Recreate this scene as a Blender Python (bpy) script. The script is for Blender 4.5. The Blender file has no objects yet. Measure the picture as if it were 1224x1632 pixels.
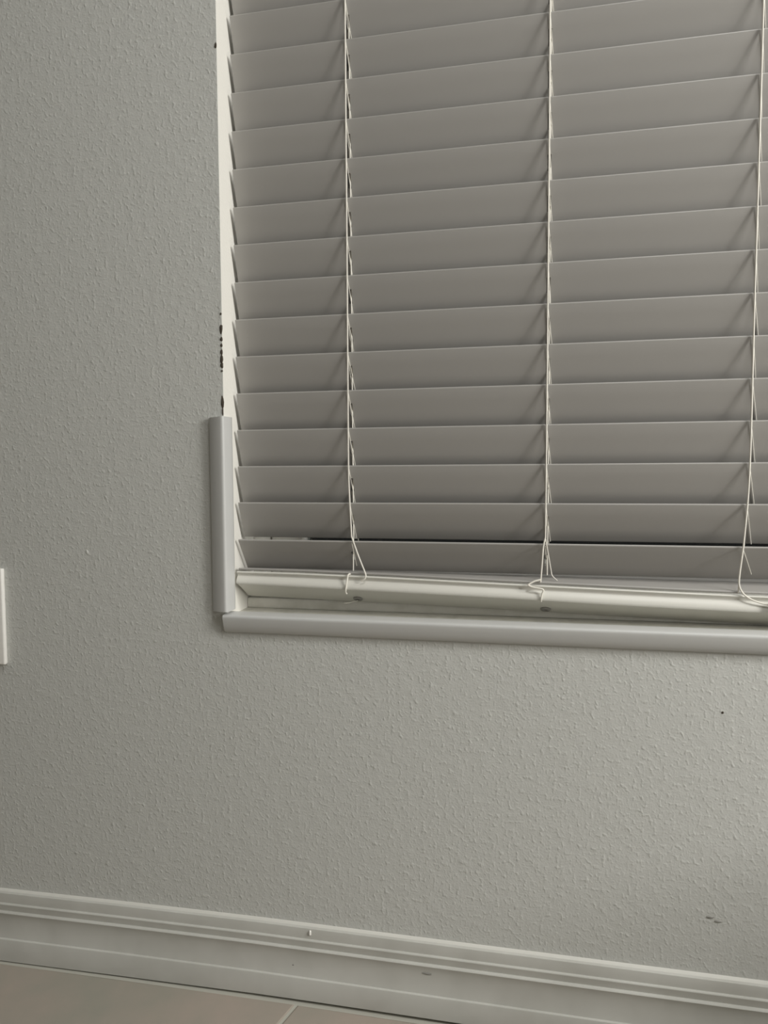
import bpy, bmesh, math, random
from mathutils import Vector, Matrix
random.seed(7)
scene = bpy.context.scene
C = scene.collection

# ------------------------------------------------------------------ camera
def make_camera():
    pitch, yaw, roll, f_px = -0.0587, -0.2047, -0.0063, 1131.0
    pos = Vector((0.34248, -0.75705, 0.60797))
    fwd0 = Vector((math.sin(yaw), math.cos(yaw), 0)); right0 = Vector((math.cos(yaw), -math.sin(yaw), 0)); up0 = Vector((0, 0, 1))
    fwd = fwd0 * math.cos(pitch) + up0 * math.sin(pitch)
    up1 = up0 * math.cos(pitch) - fwd0 * math.sin(pitch)
    right = right0 * math.cos(roll) + up1 * math.sin(roll)
    up = up1 * math.cos(roll) - right0 * math.sin(roll)
    cd = bpy.data.cameras.new('camera'); cam = bpy.data.objects.new('camera', cd); C.objects.link(cam)
    cd.sensor_fit = 'HORIZONTAL'; cd.sensor_width = 36.0; cd.lens = f_px / 1224.0 * 36.0
    cd.clip_start = 0.02; cd.clip_end = 50
    cam.matrix_world = Matrix(((right.x, up.x, -fwd.x, pos.x), (right.y, up.y, -fwd.y, pos.y), (right.z, up.z, -fwd.z, pos.z), (0, 0, 0, 1)))
    scene.camera = cam
make_camera()

# ------------------------------------------------------------------ world (dark outside), lights, exposure
w = bpy.data.worlds.new('night_outside'); scene.world = w; w.use_nodes = True
w.node_tree.nodes['Background'].inputs[0].default_value = (0.36, 0.36, 0.35, 1)
w.node_tree.nodes['Background'].inputs[1].default_value = 0.02
scene.view_settings.view_transform = 'Standard'; scene.view_settings.look = 'None'
scene.view_settings.gamma = 1.0; scene.view_settings.use_curve_mapping = False
scene.view_settings.exposure = 0.07

def area(name, loc, target, size, power, color):
    ld = bpy.data.lights.new(name, 'AREA'); ld.shape = 'DISK'; ld.size = size; ld.energy = power; ld.color = color
    o = bpy.data.objects.new(name, ld); C.objects.link(o); o.location = loc
    o.rotation_euler = (Vector(target) - Vector(loc)).to_track_quat('-Z', 'Y').to_euler()
    return o
area('key_lamp', (1.80, -0.66, 1.30), (0.30, 0.0, -0.05), 0.74, 21, (1.0, 0.99, 0.95))
area('side_lamp', (2.05, -0.82, 0.90), (0.45, 0.0, 0.20), 0.25, 6.6, (1.0, 0.98, 0.95))
area('ceiling_lamp', (0.85, -0.95, 2.38), (0.60, -0.75, 0.0), 0.50, 12.0, (1.0, 1.0, 0.98))

# ------------------------------------------------------------------ helpers
def mesh_obj(name, verts, faces, mat, parent=None, smooth=False, mats=None, midx=None):
    me = bpy.data.meshes.new(name); me.from_pydata([tuple(v) for v in verts], [], faces); me.update()
    for m in (mats or [mat]): me.materials.append(m)
    if midx: me.polygons.foreach_set('material_index', midx)
    bm = bmesh.new(); bm.from_mesh(me); bmesh.ops.recalc_face_normals(bm, faces=bm.faces); bm.to_mesh(me); bm.free()
    if smooth:
        me.polygons.foreach_set('use_smooth', [True] * len(me.polygons))
        try: me.set_sharp_from_angle(angle=math.radians(38))
        except Exception: pass
    o = bpy.data.objects.new(name, me); C.objects.link(o)
    if parent: o.parent = parent
    return o
def tag(o, label=None, cat=None, group=None, kind=None):
    if label: o['label'] = label
    if cat: o['category'] = cat
    if group: o['group'] = group
    if kind: o['kind'] = kind
    return o
def empty(name, loc=(0, 0, 0)):
    o = bpy.data.objects.new(name, None); C.objects.link(o); o.location = loc; o.empty_display_size = 0.05; return o
def box_geo(a, b):
    x0, y0, z0 = a; x1, y1, z1 = b
    v = [(x0, y0, z0), (x1, y0, z0), (x1, y1, z0), (x0, y1, z0), (x0, y0, z1), (x1, y0, z1), (x1, y1, z1), (x0, y1, z1)]
    f = [(0, 3, 2, 1), (4, 5, 6, 7), (0, 1, 5, 4), (1, 2, 6, 5), (2, 3, 7, 6), (3, 0, 4, 7)]
    return v, f
def boxes(name, lst, mat, parent=None, bevel=0.0, segs=2):
    V, F = [], []
    for a, b in lst:
        v, f = box_geo(a, b); n = len(V); V += v; F += [tuple(i + n for i in q) for q in f]
    o = mesh_obj(name, V, F, mat, parent)
    if bevel:
        bm = bmesh.new(); bm.from_mesh(o.data)
        bmesh.ops.bevel(bm, geom=bm.edges[:], offset=bevel, segments=segs, affect='EDGES', profile=0.5, clamp_overlap=True)
        bm.to_mesh(o.data); bm.free()
        o.data.polygons.foreach_set('use_smooth', [True] * len(o.data.polygons))
        o.data.set_sharp_from_angle(angle=math.radians(40))
    return o
def sweep(name, prof, stations, mat, parent=None, smooth=True, caps=True):
    """prof: closed list of 2D points; stations: functions (a,b)->(x,y,z)"""
    n = len(prof); V = []; F = []
    for st in stations: V += [st(a, b) for a, b in prof]
    for s in range(len(stations) - 1):
        for i in range(n):
            j = (i + 1) % n; F.append((s * n + i, s * n + j, (s + 1) * n + j, (s + 1) * n + i))
    if caps:
        F.append(tuple(range(n))); m = (len(stations) - 1) * n; F.append(tuple(m + i for i in range(n)))
    return mesh_obj(name, V, F, mat, parent, smooth)
def smooth_path(pts, sub=5):
    P = [Vector(p) for p in pts]; out = []
    for i in range(len(P) - 1):
        p0 = P[max(i - 1, 0)]; p1 = P[i]; p2 = P[i + 1]; p3 = P[min(i + 2, len(P) - 1)]
        for k in range(sub):
            t = k / sub
            out.append(0.5 * ((2 * p1) + (p2 - p0) * t + (2 * p0 - 5 * p1 + 4 * p2 - p3) * t * t + (3 * p1 - p0 - 3 * p2 + p3) * t ** 3))
    out.append(P[-1]); return out
def tube(name, pts, r, mat, parent=None, n=8):
    P = [Vector(p) for p in pts]; V = []; F = []; ref = Vector((0.3, 1, 0.1)).normalized()
    for i, p in enumerate(P):
        d = (P[min(i + 1, len(P) - 1)] - P[max(i - 1, 0)]).normalized()
        a = d.cross(ref)
        if a.length < 1e-4: a = d.cross(Vector((1, 0, 0)))
        a.normalize(); b = d.cross(a).normalized(); ref = -d.cross(a) if False else ref
        for k in range(n):
            t = 2 * math.pi * k / n; V.append(p + a * (r * math.cos(t)) + b * (r * math.sin(t)))
    for i in range(len(P) - 1):
        for k in range(n):
            q = (k + 1) % n; F.append((i * n + k, i * n + q, (i + 1) * n + q, (i + 1) * n + k))
    F.append(tuple(range(n))); F.append(tuple((len(P) - 1) * n + k for k in range(n)))
    return mesh_obj(name, V, F, mat, parent, True)
def lerp_tab(tab, x):
    if x <= tab[0][0]: return tab[0][1]
    for (x0, y0), (x1, y1) in zip(tab, tab[1:]):
        if x <= x1: return y0 + (y1 - y0) * (x - x0) / (x1 - x0)
    return tab[-1][1]

# ------------------------------------------------------------------ materials
def new_mat(name, col, rough=0.5, spec=0.5):
    m = bpy.data.materials.new(name); m.use_nodes = True; b = m.node_tree.nodes['Principled BSDF']
    b.inputs['Base Color'].default_value = (*col, 1); b.inputs['Roughness'].default_value = rough
    b.inputs['Specular IOR Level'].default_value = spec
    return m
def add_bump(m, layers, strength=1.0, dist=0.001):
    """layers: list of (scale, detail, weight, ramp(lo,hi), stretch)"""
    nt = m.node_tree; N = nt.nodes; L = nt.links; b = N['Principled BSDF']
    tc = N.new('ShaderNodeTexCoord'); prev = None
    for sc, det, wt, ramp, st in layers:
        mp = N.new('ShaderNodeMapping'); mp.inputs['Scale'].default_value = st; L.new(tc.outputs['Object'], mp.inputs['Vector'])
        t = N.new('ShaderNodeTexNoise'); t.inputs['Scale'].default_value = sc; t.inputs['Detail'].default_value = det
        t.inputs['Roughness'].default_value = 0.45; L.new(mp.outputs[0], t.inputs['Vector'])
        mr = N.new('ShaderNodeMapRange'); mr.interpolation_type = 'SMOOTHSTEP'
        mr.inputs['From Min'].default_value = ramp[0]; mr.inputs['From Max'].default_value = ramp[1]; mr.inputs['To Max'].default_value = wt
        L.new(t.outputs[0], mr.inputs['Value'])
        if prev is None: prev = mr.outputs[0]
        else:
            ad = N.new('ShaderNodeMath'); ad.operation = 'ADD'; L.new(prev, ad.inputs[0]); L.new(mr.outputs[0], ad.inputs[1]); prev = ad.outputs[0]
    bp = N.new('ShaderNodeBump'); bp.inputs['Strength'].default_value = strength; bp.inputs['Distance'].default_value = dist
    L.new(prev, bp.inputs['Height']); L.new(bp.outputs[0], b.inputs['Normal'])
def add_mottle(m, c1, c2, scale, detail=4, lo=0.35, hi=0.65, rough=0.55):
    nt = m.node_tree; N = nt.nodes; L = nt.links; b = N['Principled BSDF']
    tc = N.new('ShaderNodeTexCoord'); t = N.new('ShaderNodeTexNoise'); t.inputs['Scale'].default_value = scale
    t.inputs['Detail'].default_value = detail; t.inputs['Roughness'].default_value = rough; L.new(tc.outputs['Object'], t.inputs['Vector'])
    r = N.new('ShaderNodeValToRGB'); r.color_ramp.elements[0].position = lo; r.color_ramp.elements[1].position = hi
    r.color_ramp.elements[0].color = (*c1, 1); r.color_ramp.elements[1].color = (*c2, 1)
    L.new(t.outputs[0], r.inputs[0]); L.new(r.outputs[0], b.inputs['Base Color'])

M = {}
M['wall'] = new_mat('orange_peel_grey_paint', (0.615, 0.62, 0.59), 0.55, 0.35)
add_bump(M['wall'], [(235, 1.0, 1.0, (0.48, 0.88), (1, 1, 0.85)), (480, 1, 0.25, (0.35, 0.85), (1, 1, 1)), (70, 1, 0.5, (0.3, 0.8), (1, 1, 1))], 0.38, 0.0011)
M['reveal'] = new_mat('cream_gloss_paint', (0.88, 0.86, 0.80), 0.42, 0.4)
add_bump(M['reveal'], [(300, 1, 0.4, (0.45, 0.75), (1, 1, 1))], 0.35, 0.0006)
M['room'] = new_mat('plain_room_paint', (0.40, 0.395, 0.375), 0.7, 0.3)
M['ceiling'] = new_mat('ceiling_paint', (0.74, 0.73, 0.70), 0.8, 0.3)
M['base'] = new_mat('baseboard_paint', (0.50, 0.495, 0.455), 0.38, 0.45)
add_mottle(M['base'], (0.53, 0.525, 0.485), (0.60, 0.595, 0.555), 14, 3, 0.3, 0.6)
M['caulk'] = new_mat('white_caulk', (0.70, 0.69, 0.64), 0.5, 0.4)
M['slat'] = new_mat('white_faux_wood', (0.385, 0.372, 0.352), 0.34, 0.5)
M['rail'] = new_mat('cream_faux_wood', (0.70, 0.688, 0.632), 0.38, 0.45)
M['cord'] = new_mat('cream_cord', (0.86, 0.83, 0.75), 0.75, 0.2)
M['guard'] = new_mat('grey_white_plastic', (0.60, 0.602, 0.588), 0.36, 0.5)
M['vinyl'] = new_mat('white_vinyl', (0.74, 0.72, 0.65), 0.4, 0.4)
add_mottle(M['vinyl'], (0.80, 0.785, 0.72), (0.90, 0.885, 0.83), 40, 4, 0.3, 0.55)
M['sill'] = new_mat('dusty_sill_paint', (0.55, 0.54, 0.48), 0.6, 0.3)
add_mottle(M['sill'], (0.56, 0.55, 0.49), (0.70, 0.69, 0.63), 45, 5, 0.28, 0.52)
M['tile'] = new_mat('beige_ceramic_tile', (0.33, 0.29, 0.25), 0.35, 0.5)
add_mottle(M['tile'], (0.33, 0.315, 0.265), (0.405, 0.345, 0.295), 9, 5, 0.35, 0.65)
M['grout'] = new_mat('pale_grout', (0.50, 0.49, 0.43), 0.85, 0.2)
M['plate'] = new_mat('white_plastic_plate', (0.88, 0.865, 0.82), 0.3, 0.5)
M['chip'] = new_mat('dark_chipped_paint', (0.085, 0.07, 0.055), 0.8, 0.2)
M['scuff'] = new_mat('grey_scuff', (0.34, 0.335, 0.31), 0.8, 0.2)
M['metal'] = new_mat('screw_metal', (0.6, 0.6, 0.58), 0.35, 0.5); M['metal'].node_tree.nodes['Principled BSDF'].inputs['Metallic'].default_value = 0.9
M['plug'] = new_mat('grey_plug_plastic', (0.30, 0.29, 0.27), 0.5, 0.4)
g = new_mat('window_glass', (0.9, 0.95, 0.95), 0.02, 0.5); g.node_tree.nodes['Principled BSDF'].inputs['Transmission Weight'].default_value = 1.0; M['glass'] = g

# ------------------------------------------------------------------ room shell
X0, X1, Y0, ZC = -1.7, 2.5, -3.1, 2.44
WX, WZ0, WZ1, WD = 1.12, 0.440, 1.75, 0.16         # window opening width, sill, head, wall depth
def dz_floor(x): return lerp_tab([(-0.45, -0.0075), (-0.31, -0.0055), (-0.137, -0.0022), (0.025, 0.0), (0.58, 0.0012), (1.0, 0.0012)], x)

def wall_with_opening():
    xs = [X0, 0, WX, X1]; zs = [-0.02, WZ0, WZ1, ZC]; V = []; F = []; mi = []
    for y in (0, WD):
        for z in zs:
            for x in xs: V.append((x, y, z))
    idx = lambda k, i, j: k * 16 + j * 4 + i
    for k in (0, 1):
        for j in range(3):
            for i in range(3):
                if i == 1 and j == 1: continue
                F.append((idx(k, i, j), idx(k, i + 1, j), idx(k, i + 1, j + 1), idx(k, i, j + 1))); mi.append(0)
    a = [(1, 1), (2, 1), (2, 2), (1, 2)]
    for q in range(4):
        (i, j), (p, r) = a[q], a[(q + 1) % 4]
        F.append((idx(0, i, j), idx(0, p, r), idx(1, p, r), idx(1, i, j))); mi.append(2 if q == 0 else 1)
    b = [(0, 0), (3, 0), (3, 3), (0, 3)]
    for q in range(4):
        (i, j), (p, r) = b[q], b[(q + 1) % 4]
        if q in (0, 2):
            for s in range(3):
                F.append((idx(0, s, j), idx(0, s + 1, j), idx(1, s + 1, j), idx(1, s, j))); mi.append(0)
        else:
            for s in range(3):
                F.append((idx(0, i, s), idx(0, i, s + 1), idx(1, i, s + 1), idx(1, i, s))); mi.append(0)
    o = mesh_obj('wall_back', V, F, None, mats=[M['wall'], M['reveal'], M['sill']], midx=mi)
    return tag(o, 'pale grey orange-peel textured wall around the window', kind='structure')
wall = wall_with_opening()
tag(boxes('wall_left', [((X0 - 0.1, Y0, -0.02), (X0, 0.0, ZC))], M['room']), kind='structure')
tag(boxes('wall_right', [((X1, Y0, -0.02), (X1 + 0.1, 0.0, ZC))], M['room']), kind='structure')
tag(boxes('wall_front', [((X0 - 0.1, Y0 - 0.1, -0.02), (X1 + 0.1, Y0, ZC))], M['room']), kind='structure')
tag(boxes('ceiling', [((X0 - 0.1, Y0 - 0.1, ZC), (X1 + 0.1, WD, ZC + 0.1))], M['ceiling']), kind='structure')

# floor: grout bed with tiles laid at a slant to the wall
def floor():
    xs = [X0, -0.8, -0.45, -0.31, -0.137, 0.025, 0.3, 0.58, 1.0, X1]; V = []; F = []
    for x in xs:
        for y, z in ((Y0, -0.0012), (0.0, -0.0012), (0.0, -0.06), (Y0, -0.06)): V.append((x, y, z + dz_floor(x)))
    for s in range(len(xs) - 1):
        for i in range(4): F.append((s * 4 + i, s * 4 + (i + 1) % 4, s * 4 + 4 + (i + 1) % 4, s * 4 + 4 + i))
    F.append((0, 1, 2, 3)); m = 4 * (len(xs) - 1); F.append((m, m + 1, m + 2, m + 3))
    fl = tag(mesh_obj('floor', V, F, M['grout']), 'beige ceramic tile floor with pale grout joints', kind='structure')
    S, G = 0.457, 0.0042
    ang = math.radians(16.0)
    d = Vector((math.sin(ang), math.cos(ang))); e = Vector((math.cos(ang), -math.sin(ang)))  # d: joint direction, e: across
    org = Vector((0.0835, -0.018)) - d * 0.30
    def clip(poly, nx, ny, c):                                   # keep nx*x+ny*y <= c
        out = []
        for i in range(len(poly)):
            p, q = poly[i], poly[(i + 1) % len(poly)]
            dp, dq = nx * p[0] + ny * p[1] - c, nx * q[0] + ny * q[1] - c
            if dp <= 0: out.append(p)
            if (dp < 0 < dq) or (dq < 0 < dp):
                t = dp / (dp - dq); out.append((p[0] + (q[0] - p[0]) * t, p[1] + (q[1] - p[1]) * t))
        return out
    for i in range(-7, 8):
        for j in range(-9, 3):
            h = G / 2
            poly = []
            for u, v in ((i * S + h, j * S + h), ((i + 1) * S - h, j * S + h), ((i + 1) * S - h, (j + 1) * S - h), (i * S + h, (j + 1) * S - h)):
                q = org + e * u + d * v; poly.append((q.x, q.y))
            for nx, ny, c in ((0, 1, -0.0192), (0, -1, -Y0 - 0.004), (1, 0, X1 - 0.004), (-1, 0, -X0 - 0.004)):
                poly = clip(poly, nx, ny, c)
                if len(poly) < 3: break
            if len(poly) < 3: continue
            area_ = abs(sum(poly[k][0] * poly[(k + 1) % len(poly)][1] - poly[(k + 1) % len(poly)][0] * poly[k][1] for k in range(len(poly)))) / 2
            if area_ < 4e-4: continue
            # densify so that the slab follows the slightly uneven floor
            dens = []
            for k in range(len(poly)):
                p, q = poly[k], poly[(k + 1) % len(poly)]
                for t in (0, 0.25, 0.5, 0.75): dens.append((p[0] + (q[0] - p[0]) * t, p[1] + (q[1] - p[1]) * t))
            n = len(dens); cx = sum(p[0] for p in dens) / n; cy = sum(p[1] for p in dens) / n
            V = []; F = []
            for inset, z in ((0, -0.006), (0, -0.0007), (0.0012, 0.0)):
                for x, y in dens:
                    l = math.hypot(x - cx, y - cy); k = 1 - inset * 1.4 / max(l, 1e-6)
                    xx, yy = cx + (x - cx) * k, cy + (y - cy) * k
                    V.append((xx, yy, z + dz_floor(xx)))
            V.append((cx, cy, dz_floor(cx)))
            for r in range(2):
                for k in range(n): F.append((r * n + k, r * n + (k + 1) % n, (r + 1) * n + (k + 1) % n, (r + 1) * n + k))
            for k in range(n): F.append((2 * n + k, 2 * n + (k + 1) % n, 3 * n))
            F.append(tuple(reversed(range(n))))
            mesh_obj('tile', V, F, M['tile'], fl)
    return fl
floor()

# baseboard with its stepped and coved profile (y outwards negative, z up), millimetres
bp = [(0, 0.5), (0, 83.6), (-5.4, 83.2), (-6.2, 82.9), (-6.5, 82.2), (-6.6, 70.9), (-8.6, 70.4), (-9.1, 69.6), (-7.9, 61.5), (-10.6, 60.9), (-11.3, 60.0),
      (-10.2, 56.5), (-9.5, 52), (-9.4, 46), (-9.9, 40), (-10.8, 34.5), (-11.6, 30.6), (-12.0, 28.7), (-14.3, 28.3), (-14.8, 27.4), (-14.8, 0.5)]
def bb_station(x):
    lift = lerp_tab([(-0.35, -0.0004), (-0.10, 0.0008), (0.10, 0.0026), (0.6, 0.0030)], x)
    return lambda a, b: (x, a / 1000.0, b / 1000.0 + dz_floor(x) + (lift if b < 1 else 0))
xsb = [X0, -0.9, -0.5] + [-0.45 + 0.06 * k for k in range(20)] + [1.1, 1.7, X1]
bb = tag(sweep('baseboard_back', bp, [bb_station(x) for x in xsb], M['base']), 'grey-white stepped baseboard under the window', kind='structure')
# caulk bead along the top of the baseboard
cb = [(0, 82.5), (0, 85.6), (-1.0, 85.0), (-2.2, 84.0), (-3.2, 83.1)]
sweep('caulk_bead', cb, [bb_station(x) for x in xsb], M['caulk'], bb)
# nick and specks on the baseboard
def blob(name, c, r, mat, parent, seed=0, n=9):
    """small irregular flake: r = (rx, ry_depth, rz)"""
    rnd = random.Random(seed); V = [(c[0], c[1] - r[1], c[2])]; F = []
    for ring, k in ((0.6, 0.75), (1.0, 0.0)):
        for i in range(n):
            t = 2 * math.pi * i / n; q = ring * rnd.uniform(0.75, 1.15)
            V.append((c[0] + r[0] * q * math.cos(t), c[1] - r[1] * k, c[2] + r[2] * q * math.sin(t)))
    for i in range(n):
        j = (i + 1) % n; F.append((0, 1 + i, 1 + j)); F.append((1 + i, 1 + n + i, 1 + n + j, 1 + j))
    F.append(tuple(1 + n + i for i in range(n)))
    return mesh_obj(name, V, F, mat, parent, True)
blob('paint_drip', (0.0969, -0.0064, 0.0785), (0.0016, 0.0022, 0.0036), M['vinyl'], bb, 1)
blob('dark_speck', (0.0773, -0.0099, 0.0400), (0.0012, 0.0006, 0.0012), M['scuff'], bb, 2)
blob('dark_smear', (0.2325, -0.0098, 0.0515), (0.0060, 0.0004, 0.0012), M['scuff'], bb, 3)
# marks on the wall
blob('dark_speck', (0.5328, 0.0, 0.3620), (0.0014, 0.0008, 0.0014), M['chip'], wall, 4)
blob('scuff_mark', (0.5250, 0.0, 0.1470), (0.0042, 0.0010, 0.0018), M['scuff'], wall, 5)
blob('scuff_mark', (0.5330, 0.0, 0.1435), (0.0045, 0.0010, 0.0014), M['scuff'], wall, 6)
blob('paint_lump', (-0.1788, 0.0, 0.5123), (0.0022, 0.0007, 0.0034), M['wall'], wall, 7)
# chips of dark residue along the bare left corner of the opening
for k, (z, rx, rz) in enumerate(((1.0765, 0.0016, 0.0036), (0.785, 0.0014, 0.0016), (0.768, 0.0020, 0.0056), (0.757, 0.0018, 0.0030), (0.7500, 0.0013, 0.0022), (0.7425, 0.0016, 0.0036),
                                 (0.7340, 0.0020, 0.0050), (0.7275, 0.0020, 0.0034), (0.7215, 0.0012, 0.0014), (0.6860, 0.0020, 0.0078), (0.6760, 0.0009, 0.0050))):
    blob('paint_chip', (-0.0009, -0.0, z), (rx, 0.0009, rz), M['chip'], wall, 20 + k)

# ------------------------------------------------------------------ window behind the blind
win = tag(empty('window_1', (0, 0, WZ0)), 'white vinyl window behind the closed blind', kind='structure')
def wpart(name, lst, mat, parent=win, bevel=0.0015):
    o = boxes(name, [((a[0], a[1], a[2] - WZ0), (b[0], b[1], b[2] - WZ0)) for a, b in lst], mat, parent, bevel); return o
wpart('window_frame', [((0, 0.082, WZ0), (0.016, 0.155, WZ1)), ((WX - 0.016, 0.082, WZ0), (WX, 0.155, WZ1)), ((0.016, 0.082, WZ1 - 0.02), (WX - 0.016, 0.155, WZ1))], M['vinyl'])
wpart('bottom_track', [((0, 0.0585, WZ0), (WX, 0.072, WZ0 + 0.0125)), ((0, 0.072, WZ0), (WX, 0.155, WZ0 + 0.020)), ((0.0165, 0.088, WZ0 + 0.02), (WX - 0.0165, 0.094, WZ0 + 0.028))], M['vinyl'])
sash = wpart('sash', [((0.018, 0.098, WZ0 + 0.021), (0.062, 0.126, WZ1 - 0.022)), ((WX - 0.062, 0.098, WZ0 + 0.021), (WX - 0.018, 0.126, WZ1 - 0.022)),
               ((0.062, 0.098, WZ0 + 0.021), (WX - 0.062, 0.126, WZ0 + 0.06)), ((0.062, 0.098, WZ1 - 0.065), (WX - 0.062, 0.126, WZ1 - 0.022))], M['vinyl'])
wpart('glazing_bead', [((0.0585, 0.094, WZ0 + 0.061), (0.0635, 0.099, WZ1 - 0.066))], M['vinyl'], win, 0.0008)
wpart('pane', [((0.060, 0.110, WZ0 + 0.058), (WX - 0.060, 0.114, WZ1 - 0.063))], M['glass'], sash, 0)

# ------------------------------------------------------------------ corner guards
def arc_fillet(pts): return pts
gp = [(-17.0, 0.0), (-16.9, -1.6), (-16.2, -3.4), (-14.6, -5.2), (-12.0, -6.7), (-8.0, -8.2), (-4.0, -9.4), (0.2, -10.3), (1.9, -10.4), (3.1, -9.9), (3.9, -8.9), (4.3, -7.4), (4.7, -3), (5.1, 3), (5.2, 9), (4.6, 12.6), (3.0, 14.6), (0.0, 15.0), (0.0, 0.0)]
def vguard():
    z0, z1 = 0.4475, 0.6695; st = []
    for z in [z0, z0 + 0.004, z0 + 0.06, z0 + 0.12, z1 - 0.004, z1]:
        def f(a, b, z=z):
            tilt = (a * 0.05) / 1000.0 if z > 0.5 else 0
            return (a / 1000.0, b / 1000.0, z + tilt)
        st.append(f)
    o = sweep('corner_guard', gp, st, M['guard'])
    return tag(o, 'upright grey plastic corner guard on the left window edge', 'corner guard', 'corner guards on the window opening')
vguard()
def hguard():
    st = []
    for x in [-0.0015, 0.004] + [0.08 * k for k in range(1, 14)] + [WX - 0.002]:
        st.append(lambda a, b, x=x: (x, b / 1000.0, WZ0 + a / 1000.0))
    o = sweep('corner_guard', gp, st, M['guard'])
    return tag(o, 'long horizontal grey plastic corner guard along the sill below the blind', 'corner guard', 'corner guards on the window opening')
hguard()

# ------------------------------------------------------------------ the blind
blind = tag(empty('window_blind', (0, 0, WZ0)), 'closed white slatted blind with cream cords in the window', 'blind')
blind_off = Vector((0, 0, -WZ0))
LX = [0.1401, 0.3590, 0.5610, 0.7620, 0.9800]            # ladder positions
SLOT = [0.1412, 0.3594, 0.7608, 0.9788]                   # lift-cord slots (none at the middle ladder)
SW, ST = 0.046, 0.0028
XL, XR = 0.0046, WX - 0.0046
def slat_mesh(name):
    r = ST / 2; sl = 0.0020; u0, u1 = SW * 0.5 - 0.008, SW * 0.5 + 0.008
    prof = [(r, 0), (u0, 0), (u1, 0), (SW - r, 0)]                      # (u down the slat, t thickness)
    for k in range(1, 6): a = math.pi * k / 6; prof.append((SW - r + r * math.sin(a), r - r * math.cos(a)))
    prof += [(SW - r, ST), (u1, ST), (u0, ST), (r, ST)]
    for k in range(1, 6): a = math.pi * k / 6; prof.append((r - r * math.sin(a), r + r * math.cos(a)))
    n = len(prof); fu0, fu1 = 1, 2; bu1, bu0 = 10, 11
    xs = [XL]
    for s in SLOT: xs += [s - sl, s + sl]
    xs.append(XR); V = []; F = []
    for x in xs: V += [(x, t, -u) for u, t in prof]
    for s in range(len(xs) - 1):
        hole = s % 2 == 1
        for i in range(n):
            if hole and i in (fu0, bu1): continue
            j = (i + 1) % n; F.append((s * n + i, s * n + j, (s + 1) * n + j, (s + 1) * n + i))
        if hole:
            A, B = s * n, (s + 1) * n
            F += [(A + fu0, B + fu0, B + bu0, A + bu0), (A + fu1, A + bu1, B + bu1, B + fu1), (A + fu0, A + bu0, A + bu1, A + fu1), (B + fu0, B + fu1, B + bu1, B + bu0)]
    F.append(tuple(range(n))); m = (len(xs) - 1) * n; F.append(tuple(m + i for i in range(n)))
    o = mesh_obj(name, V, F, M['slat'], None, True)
    return o
proto = slat_mesh('slat')
rows = []                                                  # (top z, front y, tilt)
rnd = random.Random(3)
for i in range(-2, 26):
    z = 0.6133 + 0.0425 * i; y = 0.026; th = 17.7
    if i == -1: z, y, th = 0.5708, 0.0252, 23.5
    if i == -2: z, y, th = 0.5268, 0.0236, 37.0
    if i == 0: th = 18.6
    if i > 0: th += rnd.uniform(-0.5, 0.5)
    rows.append((z, y, th))
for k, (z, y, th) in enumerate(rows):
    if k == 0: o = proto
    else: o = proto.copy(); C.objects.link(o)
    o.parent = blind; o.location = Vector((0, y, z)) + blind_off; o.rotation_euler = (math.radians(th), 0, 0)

# bottom rail sags towards the right, tipped with its room edge up
RT = [(-0.01, 0.4905), (0.0755, 0.4899), (0.172, 0.4880), (0.312, 0.4841), (0.457, 0.4803), (0.578, 0.4776), (1.2, 0.4740)]
RFB = [(-0.01, 0.4766), (0.172, 0.4722), (0.312, 0.4686), (0.457, 0.4640), (0.578, 0.4615), (1.2, 0.4590)]
RRB = [(-0.01, 0.4550), (0.162, 0.4515), (0.310, 0.4482), (0.464, 0.4440), (0.590, 0.4412), (1.2, 0.4408)]
def rail_station(x):
    zt, zb, zr = lerp_tab(RT, x), lerp_tab(RFB, x), lerp_tab(RRB, x)
    h = zt - zb
    P = {'tl': (0.0206, zt), 'fb': (0.0216, zb), 'rb': (0.0560, zr)}
    return zt, zb, zr, h
def make_rail():
    xs = [XL - 0.001] + [0.04 * k for k in range(1, 28)] + [XR]
    V = []; F = []; n = None
    for x in xs:
        zt, zb, zr, h = rail_station(x)
        sl = (zb - zr) / 0.0344
        pr = [(0.0238, zt - 0.0005), (0.0226, zt + 0.0001), (0.0212, zt - 0.0004), (0.0206, zt - 0.0014),           # top lip
              (0.0216, zt - 0.0024), (0.0228, zt - h * 0.24), (0.0230, zt - h * 0.34), (0.0222, zt - h * 0.44), (0.0206, zt - h * 0.56), (0.0190, zt - h * 0.70), (0.0181, zt - h * 0.84), (0.0180, zt - h * 0.95), (0.0186, zb - 0.0004), (0.0206, zb - 0.0009),
              (0.0300, zb - sl * 0.0085), (0.0540, zr + 0.0014), (0.0556, zr + 0.0006), (0.0566, zr + 0.0014), (0.0574, zr + 0.0040), (0.0578, zr + h * 0.8), (0.0566, zr + h * 0.95 + 0.001)]
        n = len(pr); V += [(x, a, b - WZ0) for a, b in pr]
    for s in range(len(xs) - 1):
        for i in range(n):
            j = (i + 1) % n; F.append((s * n + i, s * n + j, (s + 1) * n + j, (s + 1) * n + i))
    F.append(tuple(range(n))); m = (len(xs) - 1) * n; F.append(tuple(m + i for i in range(n)))
    return mesh_obj('bottom_rail', V, F, M['rail'], blind, True)
rail = make_rail()
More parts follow.
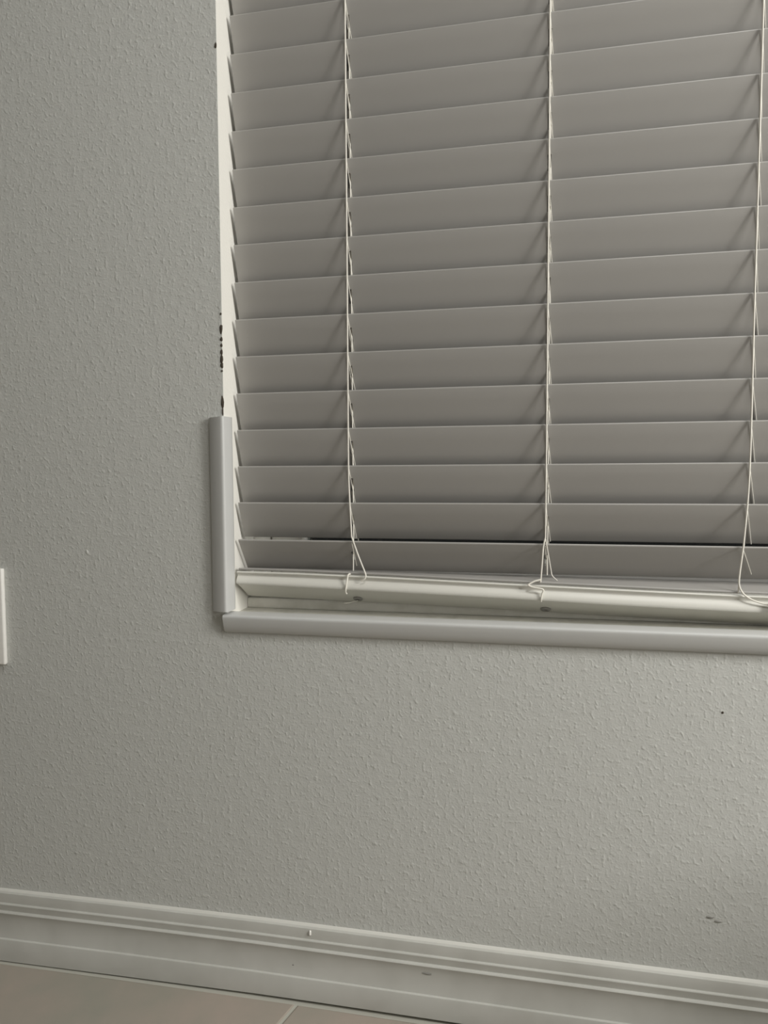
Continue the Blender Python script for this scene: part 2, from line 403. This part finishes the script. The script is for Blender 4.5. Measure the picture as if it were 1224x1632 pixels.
for x in (0.1440, 0.3590, 0.7620, 0.9800):              # cord plugs in the rail's underside
    zt, zb, zr, h = rail_station(x); sl = (zb - zr) / 0.0344
    y = 0.046; zc = zb - sl * (y - 0.0216) - WZ0
    nv = Vector((0, -sl, -1)).normalized(); tv = Vector((0, 1, -sl)).normalized(); V = []; F = []
    for k, (rr, dd) in enumerate(((0.0058, -0.001), (0.0058, 0.0010), (0.0048, 0.0018), (0.0022, 0.0018), (0.0018, 0.0004))):
        for i in range(12):
            a = 2 * math.pi * i / 12
            V.append(Vector((x, y, zc)) + Vector((1, 0, 0)) * rr * math.cos(a) + tv * rr * math.sin(a) + nv * dd)
    for k in range(4):
        for i in range(12): F.append((k * 12 + i, k * 12 + (i + 1) % 12, k * 12 + 12 + (i + 1) % 12, k * 12 + 12 + i))
    F.append(tuple(range(12))); F.append(tuple(48 + i for i in range(12)))
    mesh_obj('cord_plug', V, F, M['plug'], rail, True)

# lowest slat lies on the rail, front edge following it, rear edge held level
def low_slat():
    xs = [XL + 0.001] + [0.04 * k for k in range(1, 28)] + [XR]; st = []
    r = 0.0014
    prof = [(0, r)]
    for k in range(1, 5): a = math.pi * k / 5; prof.append((r - r * math.sin(a) , r - r * math.cos(a)))
    prof = [(r - r * math.sin(math.pi * k / 6), r - r * math.cos(math.pi * k / 6)) for k in range(7)] + [(0.0455, 2 * r), (0.046, r), (0.0455, 0)]
    for x in xs:
        zf = lerp_tab(RT, x) + 0.0012; zr = 0.4858
        def f(u, t, x=x, zf=zf, zr=zr):
            k = u / 0.046
            return (x, 0.0216 + u * 0.985, zf + (zr - zf) * k + t - WZ0)
        st.append(f)
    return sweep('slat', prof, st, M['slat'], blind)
low_slat()

# head rail above the picture
boxes('head_rail', [((0.002, 0.018, 1.692 - WZ0), (WX - 0.002, 0.070, 1.742 - WZ0))], M['rail'], blind, 0.002)

def off(pts): return [Vector(p) + blind_off for p in pts]
R_ = 0.00085
def front_y(z): return lerp_tab([(0.50, 0.0215), (0.527, 0.0224), (0.571, 0.0242), (0.6133, 0.0250), (2, 0.0250)], z)
def string(name, xz, r=R_, dy=0.0, sub=4):
    pts = [(x, front_y(z) - 0.0006 + dy, z) for x, z in xz]
    return tube(name, smooth_path(off(pts), sub), r, M['cord'], blind)
# ladder 1: straight front string, then a slack tail over the rail
wob = lambda x, amp, ph: [(x + amp * math.sin(ph + 3.1 * k) , 1.69 - 0.085 * k) for k in range(0, 13)]
string('ladder_string', [(0.1408, 1.69), (0.1404, 1.30), (0.1403, 1.120), (0.1400, 0.985), (0.1399, 0.852), (0.1396, 0.72), (0.1394, 0.615), (0.1404, 0.580), (0.1414, 0.560), (0.1430, 0.532)])
tube('cord_tail', smooth_path(off([(0.1430, 0.0218, 0.533), (0.1508, 0.0205, 0.512), (0.1588, 0.0192, 0.4930), (0.1600, 0.0182, 0.4888), (0.1588, 0.0178, 0.4856), (0.1545, 0.0184, 0.4828)]), 5), R_, M['cord'], blind)
tube('cord_tail', smooth_path(off([(0.1410, 0.0225, 0.4905), (0.1390, 0.0198, 0.4892), (0.1384, 0.0188, 0.4850), (0.1377, 0.0172, 0.4795), (0.1367, 0.0172, 0.4725), (0.1362, 0.0195, 0.4690), (0.1364, 0.0230, 0.4672)]), 5), 0.00095, M['cord'], blind)
tube('cord_tail', smooth_path(off([(0.1440, 0.0450, 0.4555), (0.1400, 0.0448, 0.4545), (0.1340, 0.0440, 0.4530), (0.1285, 0.0420, 0.4525)]), 4), 0.0005, M['cord'], blind)
# ladder 2
string('ladder_string', [(0.3592, 1.69), (0.3588, 1.30), (0.3587, 1.0907), (0.3588, 0.965), (0.3586, 0.85), (0.3584, 0.733), (0.3582, 0.65), (0.3580, 0.580), (0.3577, 0.534)])
tube('cord_tail', smooth_path(off([(0.3577, 0.0219, 0.535), (0.3556, 0.0212, 0.5245), (0.3545, 0.0206, 0.508), (0.3533, 0.0202, 0.4915), (0.3529, 0.0202, 0.4865)]), 4), R_, M['cord'], blind)
tube('cord_tail', smooth_path(off([(0.3527, 0.0195, 0.4893), (0.3470, 0.0186, 0.4878), (0.3420, 0.0180, 0.4852), (0.3400, 0.0176, 0.4835), (0.3440, 0.0174, 0.4815), (0.3510, 0.0174, 0.4803), (0.3548, 0.0172, 0.4795), (0.3560, 0.0171, 0.4778), (0.3549, 0.0170, 0.4750), (0.3541, 0.0168, 0.4715), (0.3536, 0.0172, 0.4685), (0.3536, 0.0200, 0.4655)]), 5), 0.00095, M['cord'], blind)
tube('cord_tail', smooth_path(off([(0.3580, 0.0222, 0.5330), (0.3592, 0.0230, 0.5260), (0.3612, 0.0262, 0.515), (0.3640, 0.0290, 0.4985), (0.3655, 0.0280, 0.4925), (0.3707, 0.0262, 0.4878)]), 4), 0.0006, M['cord'], blind)
# ladder 3 and its slack loop ending in a clip
string('ladder_string', [(0.5640, 1.69), (0.5628, 1.30), (0.5619, 1.0632), (0.5610, 0.890), (0.5602, 0.762), (0.5598, 0.637), (0.5584, 0.580), (0.5545, 0.5275)])
tube('cord_tail', smooth_path(off([(0.5546, 0.0217, 0.529), (0.5524, 0.0208, 0.511), (0.5510, 0.0200, 0.4995), (0.5507, 0.0194, 0.489), (0.5540, 0.0186, 0.4810), (0.5602, 0.0180, 0.4757), (0.5680, 0.0176, 0.4722), (0.5780, 0.0176, 0.4698), (0.5830, 0.0180, 0.4700)]), 5), R_, M['cord'], blind)
tube('cord_tail', off([(0.5506, 0.0200, 0.4905), (0.5504, 0.0210, 0.4805)]), 0.0007, M['cord'], blind)
clip = boxes('cord_clip', [((0.5790, 0.0125, 0.4630 - WZ0), (0.5880, 0.0178, 0.4735 - WZ0))], M['plate'], blind, 0.0012)
boxes('clip_pin', [((0.5815, 0.0118, 0.4665 - WZ0), (0.5855, 0.0128, 0.4700 - WZ0))], M['metal'], clip, 0.0004)
# ladders 4 and 5
for x in LX[3:]:
    string('ladder_string', [(x, 1.69), (x, 1.1), (x, 0.615), (x, 0.532), (x - 0.004, 0.492)])
# lift cords through the slots, rear strings, and rungs under every slat
for s in SLOT:
    tube('lift_cord', off([(s + 0.0010, 0.0340, 1.69), (s + 0.0008, 0.0340, 1.2), (s + 0.0010, 0.0340, 0.62), (s + 0.0008, 0.0350, 0.545), (s + 0.0006, 0.0330, 0.4925)]), 0.00075, M['cord'], blind)
for x in LX:
    tube('ladder_string', off([(x + 0.003, 0.0455, 1.69), (x + 0.003, 0.0455, 0.60), (x + 0.003, 0.0560, 0.50)]), 0.0007, M['cord'], blind)
FS = [[(0.53, 0.1430), (0.56, 0.1414), (0.58, 0.1404), (0.615, 0.1394), (0.85, 0.1399), (1.7, 0.1408)],
      [(0.53, 0.3577), (0.58, 0.3580), (0.73, 0.3584), (0.965, 0.3588), (1.7, 0.3592)],
      [(0.5275, 0.5545), (0.58, 0.5584), (0.637, 0.5598), (0.762, 0.5602), (0.89, 0.5610), (1.063, 0.5619), (1.3, 0.5628), (1.7, 0.564)],
      [(0, 0.7620)], [(0, 0.9800)]]                       # where each front string runs
SP = [(0.0020, 0.0036), (0.0016, 0.0040), (0.0070, 0.0090), (0.003, 0.005), (0.003, 0.005)]
for k, (z, y, th) in enumerate(rows):
    t = math.radians(th); dv = Vector((0, math.sin(t), -math.cos(t))); nv = Vector((0, -math.cos(t), -math.sin(t)))
    for li, x in enumerate(LX):
        rr = random.Random(k * 11 + li)
        for e in SP[li]:
            if li == 2 and e == SP[li][1] : continue
            if li < 2 and k < 1 and e == SP[li][1]: continue
            xs_ = lerp_tab(FS[li], z)
            a = Vector((xs_, y, z)) + Vector((0, -0.0002, -0.0004)); ex = (x - xs_) + e + rr.uniform(-0.0012, 0.0012)
            L_ = SW * (0.985 if k else 0.80)
            pts = [a + nv * 0.0010 + dv * 0.0006, a + Vector((ex * 0.45, 0, 0)) + dv * (L_ * 0.45) + nv * 0.0006, a + Vector((ex, 0, 0)) + dv * L_ + nv * 0.0006]
            tube('ladder_rung', off(pts), 0.00040, M['cord'], blind, 5)

# ------------------------------------------------------------------ wall plate at the left edge
def wall_plate():
    t = tag(empty('outlet_plate', (-0.3285, 0, 0.4305)), 'white plastic outlet plate on the wall left of the window', 'outlet')
    b = boxes('cover_plate', [((-0.0355, -0.0062, -0.0600), (0.0355, 0.0, 0.0600))], M['plate'], t, 0.0022, 3)
    for s in (-1, 1):
        r = boxes('receptacle', [((-0.0165, -0.0074, s * 0.0195 - 0.0140), (0.0165, -0.0055, s * 0.0195 + 0.0140))], M['plate'], t, 0.0009)
        for sx in (-0.0064, 0.0064):
            boxes('slot', [((sx - 0.0011, -0.0077, s * 0.0195 - 0.001), (sx + 0.0011, -0.0070, s * 0.0195 + 0.0075))], M['chip'], r)
    V = []; F = []
    for rr, y in ((0.0034, -0.0058), (0.0034, -0.0066), (0.0022, -0.0072)):
        for i in range(12): a = 2 * math.pi * i / 12; V.append((rr * math.cos(a), y, rr * math.sin(a)))
    for k in range(2):
        for i in range(12): F.append((k * 12 + i, k * 12 + (i + 1) % 12, k * 12 + 12 + (i + 1) % 12, k * 12 + 12 + i))
    F.append(tuple(range(12))); F.append(tuple(24 + i for i in range(12)))
    mesh_obj('screw', V, F, M['metal'], t, True)
wall_plate()

# ------------------------------------------------------------------ low bench added out of view to cast the lower right wall shadow
def blocker():
    M['blocker'] = new_mat('painted_blocker_wood', (0.42, 0.40, 0.36), 0.5, 0.4)
    x0, x1, y0, y1, h = 0.88, 1.55, -0.345, -0.020, 0.352
    t = tag(empty('shadow_blocker', ((x0 + x1) / 2, (y0 + y1) / 2, 0.0012)), 'added unseen bench against the wall under the right end of the window', 'blocker')
    cx, cy, cz = t.location
    def pb(name, a, b, bev=0.003): return boxes(name, [((a[0] - cx, a[1] - cy, a[2] - cz), (b[0] - cx, b[1] - cy, b[2] - cz))], M['blocker'], t, bev)
    pb('top_panel', (x0 - 0.010, y0 - 0.010, h - 0.022), (x1 + 0.010, y1, h))
    for xa in (x0, x1 - 0.018): pb('side_panel', (xa, y0, 0.0012), (xa + 0.018, y1 - 0.002, h - 0.022))
    pb('front_panel', (x0 + 0.018, y0, 0.03), (x1 - 0.018, y0 + 0.016, h - 0.022))
    pb('back_panel', (x0 + 0.018, y1 - 0.014, 0.03), (x1 - 0.018, y1 - 0.002, h - 0.022))
blocker()
